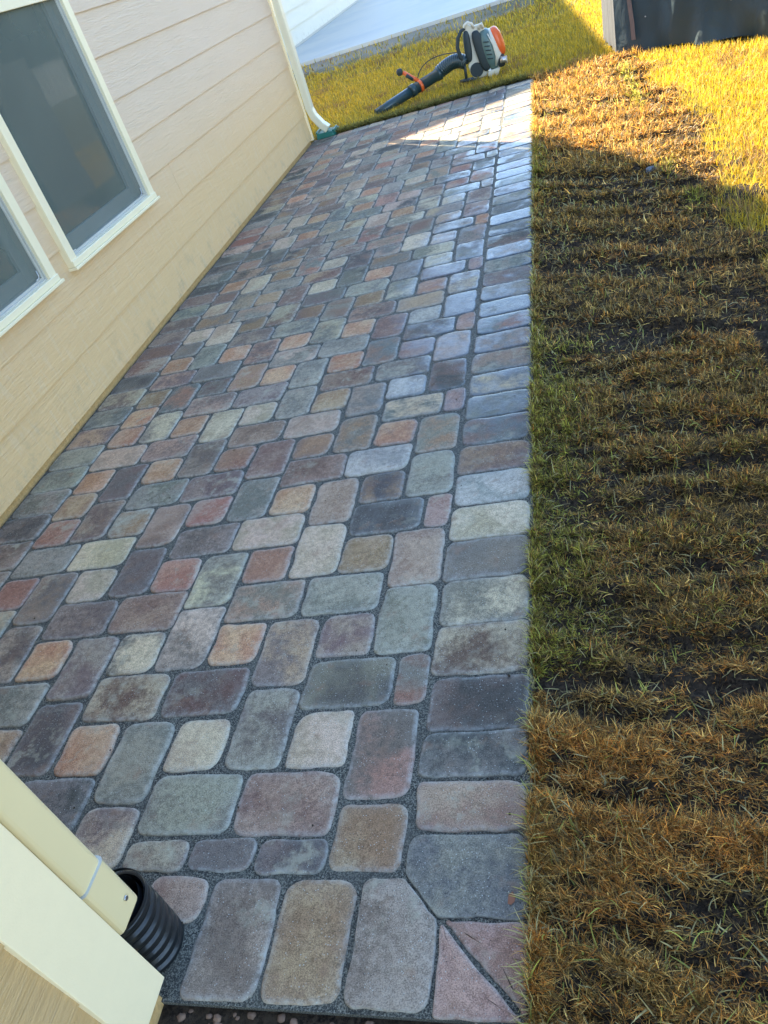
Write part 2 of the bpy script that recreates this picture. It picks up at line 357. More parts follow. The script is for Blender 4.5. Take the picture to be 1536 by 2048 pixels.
# ---------------------------------------------------------------- downspouts
def rsect(w, h, r=.22, n=3):
    pts = []
    for cx, cy, a0 in ((w/2, h/2, 0), (-w/2, h/2, 90), (-w/2, -h/2, 180), (w/2, -h/2, 270)):
        for i in range(n+1):
            a = math.radians(a0+90*i/n); pts.append((cx-math.copysign(r, cx)+r*math.cos(a), cy-math.copysign(r, cy)+r*math.sin(a)))
    return pts
DX, DY = -4.33, -4.06
ds = MB().tube([(DX, DY, EAVE), (DX, DY, 2.02)], 1., sect=rsect(.44, .42, .07), smooth=False).build('downspout', M['spout'], house, .01)
ds['label'] = 'cream downspout at the near corner emptying into a black pipe'
MB().tube([(DX, DY, 2.05), (DX, DY, 1.78), (DX, DY, 1.72), (DX, DY, 1.22)], 1., sect=rsect(.475, .455, .075), smooth=False).build('outlet_sleeve', M['spout'], ds, .008)
MB().tube([(DX, DY, 2.04), (DX, DY, 2.055)], 1., sect=rsect(.49, .47, .075), smooth=False).build('seam_band', M['track'], ds)
MB().tube([(DX+.23, DY+.08, 1.44), (DX+.262, DY+.08, 1.44)], .028, 8).build('screw', M['steel'], ds)
mb = MB(); sc = rsect(.56, .40, .06)
mb.tube([(-12.66, EY+.42, EAVE), (-12.66, EY+.42, 1.7), (-12.55, EY+.42, 1.25), (-12.25, EY+.45, .72), (-11.95, EY+.45, .42)], 1., sect=[(b, a) for a, b in sc], smooth=False)
d2 = mb.build('downspout', M['spout2'], house, .01); d2['label'] = 'pale downspout at the far corner kicking out at its foot'
# black corrugated drain pipe
PX, PY = -4.56, -3.86
pipe = thing('drain_pipe', 'black corrugated drain pipe catching the near downspout', 'drain pipe', (PX, PY, 0))
path = []; rad = []
N = 120
for i in range(N+1):
    z = -.25+1.25*i/N; ph = (z*6.5+.3) % 1
    r = .365+(.04 if .2 < ph < .7 else 0)
    path.append((PX+.02*math.sin(z*2), PY, z)); rad.append(r)
mb = MB().tube(path, rad, 40, cap=False); mb.build('ribbed_body', M['blackpipe'], pipe)
MB().tube([(PX, PY, .99), (PX, PY, 1.04)], .415, 40, cap=False).tube([(PX, PY, 1.04), (PX, PY, .2)], .33, 40, cap=False).build('rim', M['blackpipe'], pipe)
# green splash block
sp = thing('splash_block', 'green plastic splash block under the far pale downspout', 'splash block', (-12.2, 41.5, 0))
MB().hexa([(-12.75, 40.95, 0), (-11.65, 40.95, 0), (-11.45, 42.1, 0), (-12.6, 42.2, 0), (-12.7, 41.0, .32), (-11.7, 41.0, .26), (-11.5, 42.05, .26), (-12.55, 42.15, .32)]).build('basin', M['green'], sp, .04)
for a_ in ((-12.72, -12.62, 41., 42.15, .3, .42), (-11.72, -11.6, 41.0, 42.1, .24, .34)): MB().box(*a_).build('side_rim', M['green'], sp, .02)
# ---------------------------------------------------------------- neighbouring house
nh = thing('neighbour_house', 'white-green lap-sided house rising behind the far corner of the tan one', 'house', (-28.5, 100, 0))
mb = MB()
for z0 in [0.5+1.7*i for i in range(19)]:
    z1 = z0+1.7; y0, y1 = 75.7, 150
    mb.hexa([(-29, y0, z0), (-28.36, y0, z0), (-28.36, y1, z0), (-29, y1, z0), (-29, y0, z1), (-28.52, y0, z1), (-28.52, y1, z1), (-29, y1, z1)])
P0 = [(-28.7, 75.75, .4), (-28.7, 75.75, 40.1), (-44.9, 75.75, 46.1), (-61, 75.75, 40.1), (-61, 75.75, .4)]
mb.add(P0+[(x, 150, z-(7 if z > 1 else 0)) for x, y, z in P0], [(0, 1, 2, 3, 4), (9, 8, 7, 6, 5)]+[(i, 5+i, 5+(i+1) % 5, (i+1) % 5) for i in range(5)])
mb.build('siding_wall', M['siding2'], nh)
MB().box(-60, -28.42, 75.8, 150, -.5, .5).build('foundation', M['track'], nh)
P0 = [(-28.3, 75.65, 40.3), (-44.9, 75.65, 46.5), (-61.4, 75.65, 40.3), (-61.4, 75.65, 40.0), (-44.9, 75.65, 46.2), (-28.3, 75.65, 40.0)]  # unseen roof, gable and falling ridge shaped for the shadow it casts
MB().add(P0+[(x, 150.5, z-7) for x, y, z in P0], [(0, 1, 2, 3, 4, 5), (11, 10, 9, 8, 7, 6)]+[(i, 6+i, 6+(i+1) % 6, (i+1) % 6) for i in range(6)]).build('roof', M['roof'], nh)
# ---------------------------------------------------------------- ground structures
def sheet(name, x0, x1, y0, y1, z, mat):
    o = MB().add([(x0, y0, z), (x1, y0, z), (x1, y1, z), (x0, y1, z)], [(0, 1, 2, 3)]).build(name, mat); return tag(o, kind='structure')
sheet('ground', -2500, 2500, -2500, 4000, -.12, M['thatch'])
tag(MB().box(-28.4, 6, 80.2, 152, -.2, .22).build('concrete_slab', M['conc'], None, .02), kind='structure')
tag(MB().box(-30, -14, 152.1, 158, -.2, .4).build('mulch_bed', M['mulch']), kind='structure')
# ---------------------------------------------------------------- patio of tumbled pavers
PAL = dict(G=((.13,.15,.145),(.20,.22,.205)), D=((.055,.065,.075),(.10,.11,.12)), T=((.12,.10,.105),(.19,.17,.16)), P=((.12,.11,.112),(.19,.18,.178)),
           R=((.21,.105,.08),(.25,.15,.115)), K=((.145,.098,.088),(.205,.16,.14)), C=((.26,.245,.185),(.34,.32,.26)), O=((.28,.15,.085),(.33,.235,.15)),
           B=((.20,.14,.085),(.25,.20,.13)), M=((.13,.14,.13),(.30,.31,.24)), X=((.23,.18,.15),(.29,.25,.21)), W=((.17,.21,.25),(.27,.31,.34)),
           V=((.19,.125,.12),(.24,.18,.18)), Q=((.11,.075,.07),(.26,.25,.19)), Y=((.095,.13,.15),(.17,.20,.185)))
KN = """-2.75 0 M;-1.7 0 R;-5.25 0 Q;-6.75 0 Q;-9.25 0 G;-3 1 T;-5 1 O;-7 1 D;-9 1 O;-2 1.25 G;-4 .75 P;-6 1.25 M;-8 .75 T;-10 1.25 T;-3.25 2 G;-4.75 2 M;-7.25 2 K;-8.75 2 T
-3 3 B;-5 3 R;-7 3 R;-9 3 C;-11 3 R;-2 2.75 X;-4 3.25 C;-6 2.75 M;-8 3.25 T;-10 2.75 X;-2.75 4 Y;-1.7 4 V;-5.25 4 C;-6.75 4 P;-9.25 4 C;-10.75 4 G
-5 -1 C;-3 -1 C;-4 -.75 P;-6 -1.25 G;-7 -1 O;-8 -.75 T;-2 -1.25 P;-9 -1 B;-10 -.75 C;-3 5 B;-2 5.25 G;-4 4.75 X;-5 5 O;-6 5.25 G;-7 5 R;-8 4.75 X;-9 5 B;-10 5.25 T;-11 5 R
-3.25 6 W;-4.75 6 K;-7.25 6 T;-8.75 6 G;-11.25 6 B;-5 -3 T;-3 -3 T;-4 -3.25 T;-2 -2.75 B;-6 -2.75 T;-3.25 -2 K;-4.75 -2 G;-7.25 -2 D;-8.75 -2 T
-3 7 O;-5 7 B;-7 7 R;-9 7 O;-11 7 O;-2 6.75 G;-4 7.25 M;-6 6.75 K;-8 7.25 T;-10 6.75 T;-2.75 8 Y;-1.7 8 V;-5.25 8 X;-6.75 8 K;-9.25 8 T;-10.75 8 X
-3 9 W;-5 9 B;-7 9 C;-9 9 O;-11 9 O;-2 9.25 K;-4 8.75 G;-6 9.25 G;-8 8.75 C;-10 9.25 M;-3.25 10 P;-4.75 10 K;-7.25 10 P;-8.75 10 T;-11.25 10 O
-3 11 V;-5 11 O;-7 11 O;-9 11 T;-2 10.75 X;-4 11.25 Y;-6 10.75 G;-8 11.25 X;-2.75 12 T;-1.7 12 V;-5.25 12 G;-4 12.75 K;-3 13 W;-2 13.25 G;-5 13 O;-7 13 O"""
known = {}
for l in KN.replace('\n', ';').split(';'):
    a, b, c = l.split(); known[(round(float(a), 2), round(float(b), 2))] = c
pav = []   # (polygon, code)
pr = random.Random(11)
def pick(kind, x, y):
    c = known.get((round(x, 2), round(y, 2)))
    if c: return c
    if kind == 'S': return pr.choice('OOOBBXCCRBX')
    if kind == 'L': return pr.choice('GGTTKPPGYDXMKT')
    return pr.choice('GGGTTPCMXKGY')
FX0, FX1, FY0, FY1 = -11.52, -1.46, -2.99, 41.3
def addrect(kind, cx, cy, w, h, code=None):
    code = code or pick(kind, cx, cy) 
    x0, x1, y0, y1 = max(cx-w/2, FX0), min(cx+w/2, FX1), max(cy-h/2, FY0), min(cy+h/2, FY1)
    if x1-x0 < .3 or y1-y0 < .3: return
    pav.append(([(x0, y0), (x1, y0), (x1, y1), (x0, y1)], code))
for ix in range(-13, 1):
    for iy in range(-5, 44):
        ox, oy = ix % 2, iy % 2
        if ox and oy: addrect('S', ix, iy, 1, 1)
        elif not ox and oy:
            sgn = (1 if ix % 4 == 2 else -1)*(1 if iy % 4 == 1 else -1); addrect('P', ix, iy+.25*sgn, 1, 1.5)
        elif ox and not oy:
            # L: at rows 0 mod 4 the pair meets at x = 2 mod 4, at rows 2 mod 4 at x = 0 mod 4
            right_even = ix+1
            toward = 1 if ((right_even % 4 == 2) == (iy % 4 == 0)) else -1
            cx = ix+.25*toward
            if ix == -1 and toward == -1 and iy < -2: pass
            elif ix == -1 and toward == -1:
                x0 = -2.0; pav.append(([(x0, iy-.5), (FX1, iy-.5), (FX1, iy+.5), (x0, iy+.5)], known.get((-1.7, float(iy)), pr.choice('VOWX'))))
            elif ix == -1: pass
            else: addrect('L', cx, iy, 1.5, 1)
nfield = len(pav)
# left border against the wall
y = -3.14
lb = random.Random(5)
while y < 41: pav.append(([(-12.98, y), (FX0, y), (FX0, min(y+1, 41.1)), (-12.98, min(y+1, 41.1))], lb.choice('TGDTTGYGTK'))); y += 1.0
# right border
RB = 'T T M M C W K Y G G Y G G G K G G T W Y G K G W G D G W W G T W'.split()
ys = [-2.45, -1.71, -.99]+[float(i) for i in range(0, 42)]
codes = ['K', 'P']+['P']+RB
for i in range(len(ys)-1):
    c = ['X', 'D', 'T', 'Q', 'M', 'M', 'C', 'W', 'K', 'Y', 'G', 'Y', 'G', 'G', 'Y', 'G', 'G', 'K', 'Y', 'W'][i] if i < 20 else pr.choice('GGWYTKXG')
    pav.append(([(FX1+.0, ys[i]), (.02, ys[i]), (.02, ys[i+1]), (FX1, ys[i+1])], c))
# bottom border, mitred corner
pav.append(([(-1.46, -2.46), (-1.46, -2.98), (-1.0, -3.46), (.02, -3.46), (.02, -2.46)], 'Y'))
pav.append(([(-1.98, -2.99), (-1.98, -4.45), (-.98, -4.45), (-.98, -3.48), (-1.46, -2.99)], 'P'))
pav.append(([(-.96, -3.475), (.02, -4.45), (.02, -3.475)], 'V'))
pav.append(([(-.97, -3.50), (-.97, -4.47), (.0, -4.47)], 'V'))
for x0, c in ((-3.0, 'B'), (-4.0, 'T')): pav.append(([(x0, -4.45), (x0+1.01, -4.45), (x0+1.01, -3.0), (x0, -3.0)], c))
pav.append(([(-4.9, -3.62), (-4.02, -3.62), (-4.02, -3.0), (-4.9, -3.0)], 'K'))
for x0 in (-6.2, -7.2, -8.2, -9.2): pav.append(([(x0, -4.28), (x0+1, -4.28), (x0+1, -3.0), (x0, -3.0)], lb.choice('TGKC')))
V_, F_, CA, CB, ED, RN = [], [], [], [], [], []
def build_pavers(lst, name, parent):
    V, F, CA, CB, ED, RN = [], [], [], [], [], []
    for poly, code in lst:
        n = len(poly); P = [Vector(p) for p in poly]
        ar = sum(P[i].x*P[(i+1) % n].y-P[(i+1) % n].x*P[i].y for i in range(n))
        if ar < 0: P = P[::-1]
        g = (.038 if name[0] == 'f' else .026)+pr.uniform(-.006, .012)
        g -= .015
        if n == 3: g = .010
        # inset each edge by g
        Q = []
        for i in range(n):
            a, b, c = P[i-1], P[i], P[(i+1) % n]
            d1 = (b-a).normalized(); d2 = (c-b).normalized(); n1 = Vector((-d1.y, d1.x)); n2 = Vector((-d2.y, d2.x))
            det = d1.x*d2.y-d1.y*d2.x
            p1 = a+n1*g; p2 = b+n2*g; t = ((p2.x-p1.x)*d2.y-(p2.y-p1.y)*d2.x)/det; Q.append(p1+d1*t)
        # jitter corners (tumbled, slightly out of square)
        if n == 4: Q = [q+Vector((pr.uniform(-.02, .02), pr.uniform(-.02, .02))) for q in Q]
        md = min(1., min((P[i]-P[i-1]).length for i in range(n))/.9)*(.5 if n != 4 else 1)
        out = []
        for i in range(n):
            a, b, c = Q[i-1], Q[i], Q[(i+1) % n]; L1 = (b-a).length; L2 = (c-b).length
            r = min(pr.uniform(.12, .29), L1*.4, L2*.4)
            cosang = (a-b).normalized().dot((c-b).normalized())
            if abs(cosang) > .4 or n == 3: r = min(.05, r)
            s = b+(a-b).normalized()*r; e = b+(c-b).normalized()*r
            for k in range(7): t = k/6; out.append(s*(1-t)**2+b*2*t*(1-t)+e*t*t)
            nx = c+(b-c).normalized()*min(.2, L2*.4); m_ = max(2, int((nx-e).length/.09))
            for k in range(1, m_): out.append(e.lerp(nx, k/m_))
        K = len(out); cen = sum(out, Vector((0, 0)))/K; rn = pr.random(); dz = pr.uniform(-.012, .012); tx, ty = pr.uniform(-.014, .014), pr.uniform(-.014, .014)
        nr = []
        for i in range(K):
            t = (out[(i+1) % K]-out[i-1]).normalized(); nr.append(Vector((-t.y, t.x)))
        base = len(V)
        wob = [mnoise.noise(Vector((p.x*3.2, p.y*3.2, rn*50)))*.030+mnoise.noise(Vector((p.x*13, p.y*13, rn*50)))*.010 for p in out]
        rings = ((.0, -.22, 1), (.0, -.05, 1), (.006*md, -.026, 1), (.017*md, -.009, 1.), (.04*md, .0, .75), (.085*md, .004, .2))
        for ins, z, e in rings:
            for i in range(K):
                p = out[i]+nr[i]*(ins+wob[i]); zz = z+dz+tx*(p.x-cen.x)+ty*(p.y-cen.y)+mnoise.noise(Vector((p.x*5, p.y*5, rn*9)))*.006*(1 if z > -.02 else 0)
                V.append((p.x*U, p.y*U, zz*U)); ED.append(e)
        for f in (.55,):
            for i in range(K):
                p = cen+(out[i]-cen)*f; V.append((p.x*U, p.y*U, (.005+dz+tx*(p.x-cen.x)+ty*(p.y-cen.y)+mnoise.noise(Vector((p.x*5, p.y*5, rn*9)))*.008)*U)); ED.append(0)
        V.append((cen.x*U, cen.y*U, (.005+dz)*U)); ED.append(0)
        nrg = len(rings)+1
        for r in range(nrg-1):
            for i in range(K): j = (i+1) % K; F.append((base+r*K+i, base+r*K+j, base+(r+1)*K+j, base+(r+1)*K+i))
        for i in range(K): F.append((base+(nrg-1)*K+i, base+(nrg-1)*K+(i+1) % K, base+nrg*K))
        c1, c2 = [[(c*.70+.30*(.3*q[0]+.6*q[1]+.1*q[2]))*f *1.25 for c, f in zip(q, (1.27, 1.0, .72))] for q in (PAL[code][0], PAL[code][1] if pr.random() < .45 or code in 'VCOW' else PAL[pr.choice('DDRCBKXG')][pr.randint(0, 1)])]; br = pr.uniform(.85, 1.15)
        j1 = [c*br*pr.uniform(.95, 1.05) for c in c1]; j2 = [c*br*pr.uniform(.95, 1.05) for c in c2]
        k = nrg*K+1; CA += [(*j1, 1)]*k; CB += [(*j2, 1)]*k; RN += [rn]*k
    me = bpy.data.meshes.new(name); me.from_pydata(V, [], F); me.polygons.foreach_set('use_smooth', [True]*len(F))
    for nm, d in (('ca', CA), ('cb', CB)):
        at = me.attributes.new(nm, 'FLOAT_COLOR', 'POINT'); at.data.foreach_set('color', np.array(d, 'f').ravel())
    for nm, d in (('edge', ED), ('rnd', RN)):
        at = me.attributes.new(nm, 'FLOAT', 'POINT'); at.data.foreach_set('value', np.array(d, 'f'))
    me.materials.append(M['paver']); ob = bpy.data.objects.new(name, me); COL.objects.link(ob); ob.parent = parent; return ob
patio = MB().box(-13.02, .05, -4.47, 41.35, -.6, -.03).build('patio', M['sand']); tag(patio, kind='structure')
build_pavers(pav[:nfield], 'field_pavers', patio); build_pavers(pav[nfield:], 'border_pavers', patio)
# ---------------------------------------------------------------- sod soil sheet with real ridges
def vnoise(x, y, seed=0):
    xi = np.floor(x).astype(np.int64); yi = np.floor(y).astype(np.int64); xf = x-xi; yf = y-yi
    def h(a, b):
        n = (a*374761393+b*668265263+seed*1442695041) & 0xffffffff; n = ((n ^ (n >> 13))*1274126177) & 0xffffffff; return ((n ^ (n >> 16)) & 0xffff)/65535.
    u = xf*xf*(3-2*xf); v = yf*yf*(3-2*yf)
    return (h(xi, yi)*(1-u)+h(xi+1, yi)*u)*(1-v)+(h(xi, yi+1)*(1-u)+h(xi+1, yi+1)*u)*v
def fbm(x, y, seed=0, o=4):
    s = 0; a = .5; t = 0
    for i in range(o): s = s+a*vnoise(x*2**i+17.3*i, y*2**i+5.1*i, seed+i); t += a; a *= .5
    return s/t
def sm(x, a, b): t = np.clip((x-a)/(b-a), 0, 1); return t*t*(3-2*t)
def ridge(x, y):   # 0..1, furrows run across the sod
    yy = y+x*(.09+.033*np.clip(y, 0, 13))+.18*np.sin(x*.9+y*.3)
    r = fbm(x*.38, yy*1.7, 3, 4)*.75+.25*fbm(x*1.5, yy*4.5, 13, 3)
    return sm(r, .34, .62)
def sodh(x, y):
    seam = np.exp(-((y+.24+.09*x)/.17)**2)*sm(x, 4.6, 3.6)
    return np.maximum(-.114, -.08+.19*ridge(x, y)+.22*(fbm(x*4, y*6, 9, 3)-.5)+.05*(fbm(x*19, y*19, 8, 3)-.5)-.07*seam)
SX1 = 6.0
def sodedge(y): return 5.75+.35*np.sin(y*.31)+.2*np.sin(y*1.1)
nx, ny = 150, 900
gx = np.linspace(.07, 7.0, nx); gy = np.linspace(-8.5, 41.0, ny); GX, GY = np.meshgrid(gx, gy)
GZ = sodh(GX, GY); GZ = np.where(GX > SX1+.5, -.125, GZ)
vs = np.stack([GX, GY, GZ], -1).reshape(-1, 3)*U
idx = np.arange(nx*ny).reshape(ny, nx); fa = np.stack([idx[:-1, :-1], idx[:-1, 1:], idx[1:, 1:], idx[1:, :-1]], -1).reshape(-1, 4)
def npmesh(name, vs, fa, mat, cols=None):
    me = bpy.data.meshes.new(name); me.vertices.add(len(vs)); me.vertices.foreach_set('co', np.ascontiguousarray(vs, 'f').ravel())
    me.loops.add(fa.size); me.loops.foreach_set('vertex_index', np.ascontiguousarray(fa, 'i').ravel()); me.polygons.add(len(fa))
    me.polygons.foreach_set('loop_start', np.arange(0, fa.size, 4, dtype='i')); me.polygons.foreach_set('loop_total', np.full(len(fa), 4, 'i'))
    me.update(calc_edges=True); me.polygons.foreach_set('use_smooth', np.ones(len(fa), bool))
    if cols is not None:
        at = me.attributes.new('col', 'FLOAT_COLOR', 'POINT'); at.data.foreach_set('color', np.ascontiguousarray(cols, 'f').ravel())
    me.materials.append(mat); ob = bpy.data.objects.new(name, me); COL.objects.link(ob); return ob
tag(npmesh('soil', vs, fa, M['soil']), kind='structure')
# ---------------------------------------------------------------- grass blades (real geometry)
R3 = np.array(CR); C3 = np.array(CC)
def inview(p, mar=.12):
    q = (p-C3) @ R3.T; z = np.maximum(q[:, 2], .01); u = q[:, 0]/z*1550.8; v = q[:, 1]/z*1550.8
    return (q[:, 2] > .3) & (abs(u) < 768*(1+mar)+40/z) & (abs(v) < 1024*(1+mar)+40/z)
def blades(name, base, az, tilt, curl, L, wd, col, seg=3, tipc=None, mat='blade'):
    N = len(base); t = np.linspace(0, 1, seg+1); P = [base.copy()]; cur = base.copy()
    dx, dy = np.cos(az), np.sin(az); tw = rng.normal(0, .35, N)
    for i in range(seg):
        tt = tilt+curl*(i+.5)/seg; a2 = az+tw*(i+1)/seg
        cur = cur+np.stack([np.cos(a2)*np.sin(tt), np.sin(a2)*np.sin(tt), np.cos(tt)], -1)*(L/seg)[:, None]
        cur[:, 2] = np.maximum(cur[:, 2], base[:, 2]+.01); P.append(cur)
    roll = rng.uniform(-1, 1, N)
    side = np.stack([-dy*np.cos(roll), dx*np.cos(roll), np.sin(roll)], -1)
    V = []
    for i, p in enumerate(P):
        ww = wd*(1-.85*(i/seg)**1.5)*.5; V += [p-side*ww[:, None], p+side*ww[:, None]]
    V = np.stack(V, 1); k = 2*(seg+1)
    b = (np.arange(N)*k)[:, None]; F = np.concatenate([b+np.array([[2*i, 2*i+1, 2*i+3, 2*i+2]]) for i in range(seg)], 0)
    c = np.repeat(col[:, None, :], k, 1)
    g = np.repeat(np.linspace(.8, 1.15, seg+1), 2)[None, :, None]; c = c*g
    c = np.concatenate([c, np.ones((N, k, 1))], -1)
    return npmesh(name, V.reshape(-1, 3)*U, F, M[mat], c.reshape(-1, 4))
def pick_cols(x, y, N):
    """sod colour by place: rust, straw, olive and green patches"""
    rust = np.array([.56, .245, .045]); straw = np.array([.74, .47, .13]); olive = np.array([.31, .19, .05]); green = np.array([.42, .38, .055]); dark = np.array([.08, .055, .022]); gold = np.array([.50, .27, .045])
    n1 = fbm(x*.9, y*2.2, 21); n2 = fbm(x*2.1, y*2.1, 33)
    g = sm(.55-x+.5*(n1-.5)*2, 0, .6)*sm(y, -.15, .0)*sm(y, 14, 10)*.8                           # green strip beside the pavers
    g = np.maximum(g, sm(y, -.1, .1)*sm(y, 10.5, 8.5)*sm(x+.7*(n2-.5), 1.5, .5)*.75); g = np.maximum(g, sm(y, -.1, .1)*sm(y, 9, 6)*.14*(n1 > .45))
    g = np.maximum(g, np.exp(-((x-.9)/.9)**2-((y-9.4)/.35)**2))
    g = np.maximum(g, np.exp(-((x-4.42)/.2)**2)*sm(y, 28., 29.5)*sm(y, 38.2, 36.8)*1.5)
    g = np.maximum(g, np.exp(-((x-4.7)/.28)**2-((y-16.9)/.9)**2)*1.2)
    g = np.maximum(g, np.exp(-((x-4.45)/.2)**2-((y-20.4)/.8)**2)*1.2)
    g = np.maximum(g, np.exp(-((x-.25)/.3)**2-((y-24)/4)**2)*.8)
    r = rng.random(N); base = olive[None]*np.ones((N, 1))
    p_rust = np.clip(.22+.9*(n1-.45)*2+sm(y, -.1, -.6)*.32, .05, .9)*(1-np.clip(g, 0, 1)*.9)
    base = np.where((r < p_rust)[:, None], rust[None], base)
    r2 = rng.random(N); base = np.where((r2 < .26+.35*(n2-.5))[:, None], straw[None], base)
    base = np.where((rng.random(N) < sm(y, 13, 22)*.5)[:, None], gold[None], base)
    base = np.where((rng.random(N) < np.clip(g, 0, 1)*.85)[:, None], green[None], base)
    mid = sm(y, -.2, .2)*sm(y, 26, 20); base = np.where((rng.random(N) < .24+.18*mid)[:, None], dark[None], base)
    return base*np.exp(rng.normal(.05, .45, (N, 1))), g
def sod(n, y0, y1, x1, wmin, Lm, seg, seed):
    x = rng.uniform(.03, x1, n); y = rng.uniform(y0, y1, n)
    x = np.where(rng.random(n) < .03, rng.uniform(.03, .2, n), x)
    keep = (x < sodedge(y)) & (x > .0); x, y = x[keep], y[keep]
    rg = ridge(x, y); z = sodh(x, y); p = np.stack([x, y, z], -1)
    col, g = pick_cols(x, y, len(x))
    cl = sm(fbm(x*6.5, y*10., 41, 3), .36, .58); dens = (.18+.72*rg+np.clip(g, 0, 1)*.25)*(.08+.92*cl)*np.where(y < -.25, .8, .72); seam = np.exp(-((y+.24+.09*x)/.17)**2)*sm(x, 4.6, 3.6); dens = dens*(1-np.minimum(1, 1.25*seam))
    edge = x < .16; dens = np.where(edge & (seam < .3), .9, dens)
    k = (rng.random(len(x)) < dens) & inview(p); x, y, z, p, col, rg, g, edge = (a[k] for a in (x, y, z, p, col, rg, g, edge)); N = len(x)
    edge = x < .2; az = np.where(rng.random(N) < .5, rng.choice([0, math.pi], N)-.25+rng.normal(0, .5, N), rng.uniform(0, 2*math.pi, N))
    up = rg*.5+np.clip(g, 0, 1)*.4
    az = np.where(edge & (np.cos(az) < -.2) & (rng.random(N) < .85), math.pi-az, az); tilt = np.clip(rng.normal(1.2-.5*up, .35, N), .1, 1.5); curl = rng.normal(.2, 1.3, N)
    L = Lm*rng.uniform(.4, 1.5, N)*(.75+.4*rg)*(1+.12*sm(y, 0, -1.2))
    dist = np.linalg.norm(p-C3, axis=1); wd = np.maximum(wmin, dist*.00105)*rng.uniform(.6, 1.3, N)
    return p, az, tilt, curl, L, wd, col
def tagst(o, label, cat): return tag(o, label, cat, kind='stuff')
A = [sod(360000, -7, 1.5, 3.4, .0105, .145, 3, 1), sod(330000, 1.5, 9, 4.6, .011, .14, 3, 2), sod(230000, 9, 22, 7, .013, .17, 3, 3), sod(140000, 22, 40.6, 7, .016, .28, 3, 4)]
A = [np.concatenate([a[i] for a in A]) for i in range(7)]
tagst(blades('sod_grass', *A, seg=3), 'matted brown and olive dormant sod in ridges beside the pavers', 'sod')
# pale stray blades standing up out of the sod, some hanging over the paver edge
n = 7500; x = np.abs(rng.normal(0, 1, n))*3.0; x = np.where(rng.random(n) < .22, rng.uniform(.02, .10, n), x); y = -7+46*rng.random(n)**1.6; z = sodh(x, y)+.06
p = np.stack([x, y, z], -1); kk = inview(p) & (x < sodedge(y)); p, x, y = p[kk], x[kk], y[kk]; n = len(p)
az = np.where((x < .15) & (rng.random(n) < .5), math.pi+rng.normal(0, .8, n), rng.uniform(0, 6.28, n))
col = np.array([.62, .52, .22])[None]*rng.uniform(.55, 1.15, (n, 1))*np.where(rng.random((n, 1)) < .3, np.array([[.85, 1.0, .45]]), np.ones((1, 3)))
d_ = np.linalg.norm(p-C3, axis=1)
tagst(blades('stray_blades', p, az, rng.uniform(.2, 1.2, n), rng.normal(.6, .9, n), rng.uniform(.10, .30, n), np.maximum(.018, d_*.0013)*rng.uniform(.6, 1.1, n), col, 4), 'pale straw blades poking up out of the brown sod', 'grass')
# mown lawn, gold, straw, olive and brown blades mixed
def lawn(n, x0, x1, y0, y1, seed):
    x = rng.uniform(x0, x1, n); y = rng.uniform(y0, y1, n)
    k = ~((x < sodedge(y)-.1) & (y < 40.9) & (x > -.05)) & ~((x < .03) & (y < 41.5)) & ~((y > 79.6) & (x < 6.2))
    bare = fbm(x*.5, y*.5, 51); k &= ~((y > 70+8*(bare-.5)) & (x < 0) & (rng.random(n) < .93)); k &= rng.random(n) < .45+.9*fbm(x*1.3, y*1.3, 77)
    k &= ~((x > 4.6) & (y > 40.2-(x-4.4)*.95) & (x < 13) & (y < 44))
    x, y = x[k], y[k]; p = np.stack([x, y, np.full(len(x), -.10)], -1); k = inview(p); p, x, y = p[k], x[k], y[k]; N = len(x)
    n1 = fbm(x*.7, y*.7, 61); r = rng.random(N)
    gold = np.array([.66, .43, .02]); straw = np.array([.68, .48, .07]); olive = np.array([.30, .26, .05]); brown = np.array([.34, .19, .07])
    c = np.where((r < .45)[:, None], gold, np.where((r < .72)[:, None], straw, olive)); c = np.where((rng.random(N) < sm(n1, .55, .75)*.6)[:, None], brown, c)
    c = c*rng.uniform(.65, 1.25, (N, 1)); d = np.linalg.norm(p-C3, axis=1)
    return p, rng.uniform(0, 6.28, N), np.abs(rng.normal(.45, .3, N)), rng.normal(.3, .4, N), rng.uniform(.22, .5, N), np.maximum(.02, d*.0012)*rng.uniform(.7, 1.3, N), c
A = [lawn(90000, 4.5, 12, 6, 41, 1), lawn(190000, -24, 12, 41, 60, 2), lawn(80000, -26, 26, 60, 100, 3), lawn(30000, 0, 40, 90, 170, 4)]
A = [np.concatenate([a[i] for a in A]) for i in range(7)]
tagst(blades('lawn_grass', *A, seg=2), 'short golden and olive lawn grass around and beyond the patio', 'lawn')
# longer grass fringe folding over the far patio edge, its shadow put into the colour
n = 4500; x = rng.uniform(-12.8, -.4, n); y = 41.4+np.abs(rng.normal(0, .35, n)); p = np.stack([x, y, np.full(n, -.05)], -1)
c = np.array([.24, .21, .06])[None]*rng.uniform(.5, 1.4, (n, 1))
tagst(blades('edge_grass', p, rng.uniform(3.6, 5.9, n), rng.uniform(.2, .9, n), rng.normal(.4, .4, n), rng.uniform(.25, .45, n), np.full(n, .06), c, 2), 'fringe of grass along the far edge of the patio, coloured dark for the shadow there', 'grass')
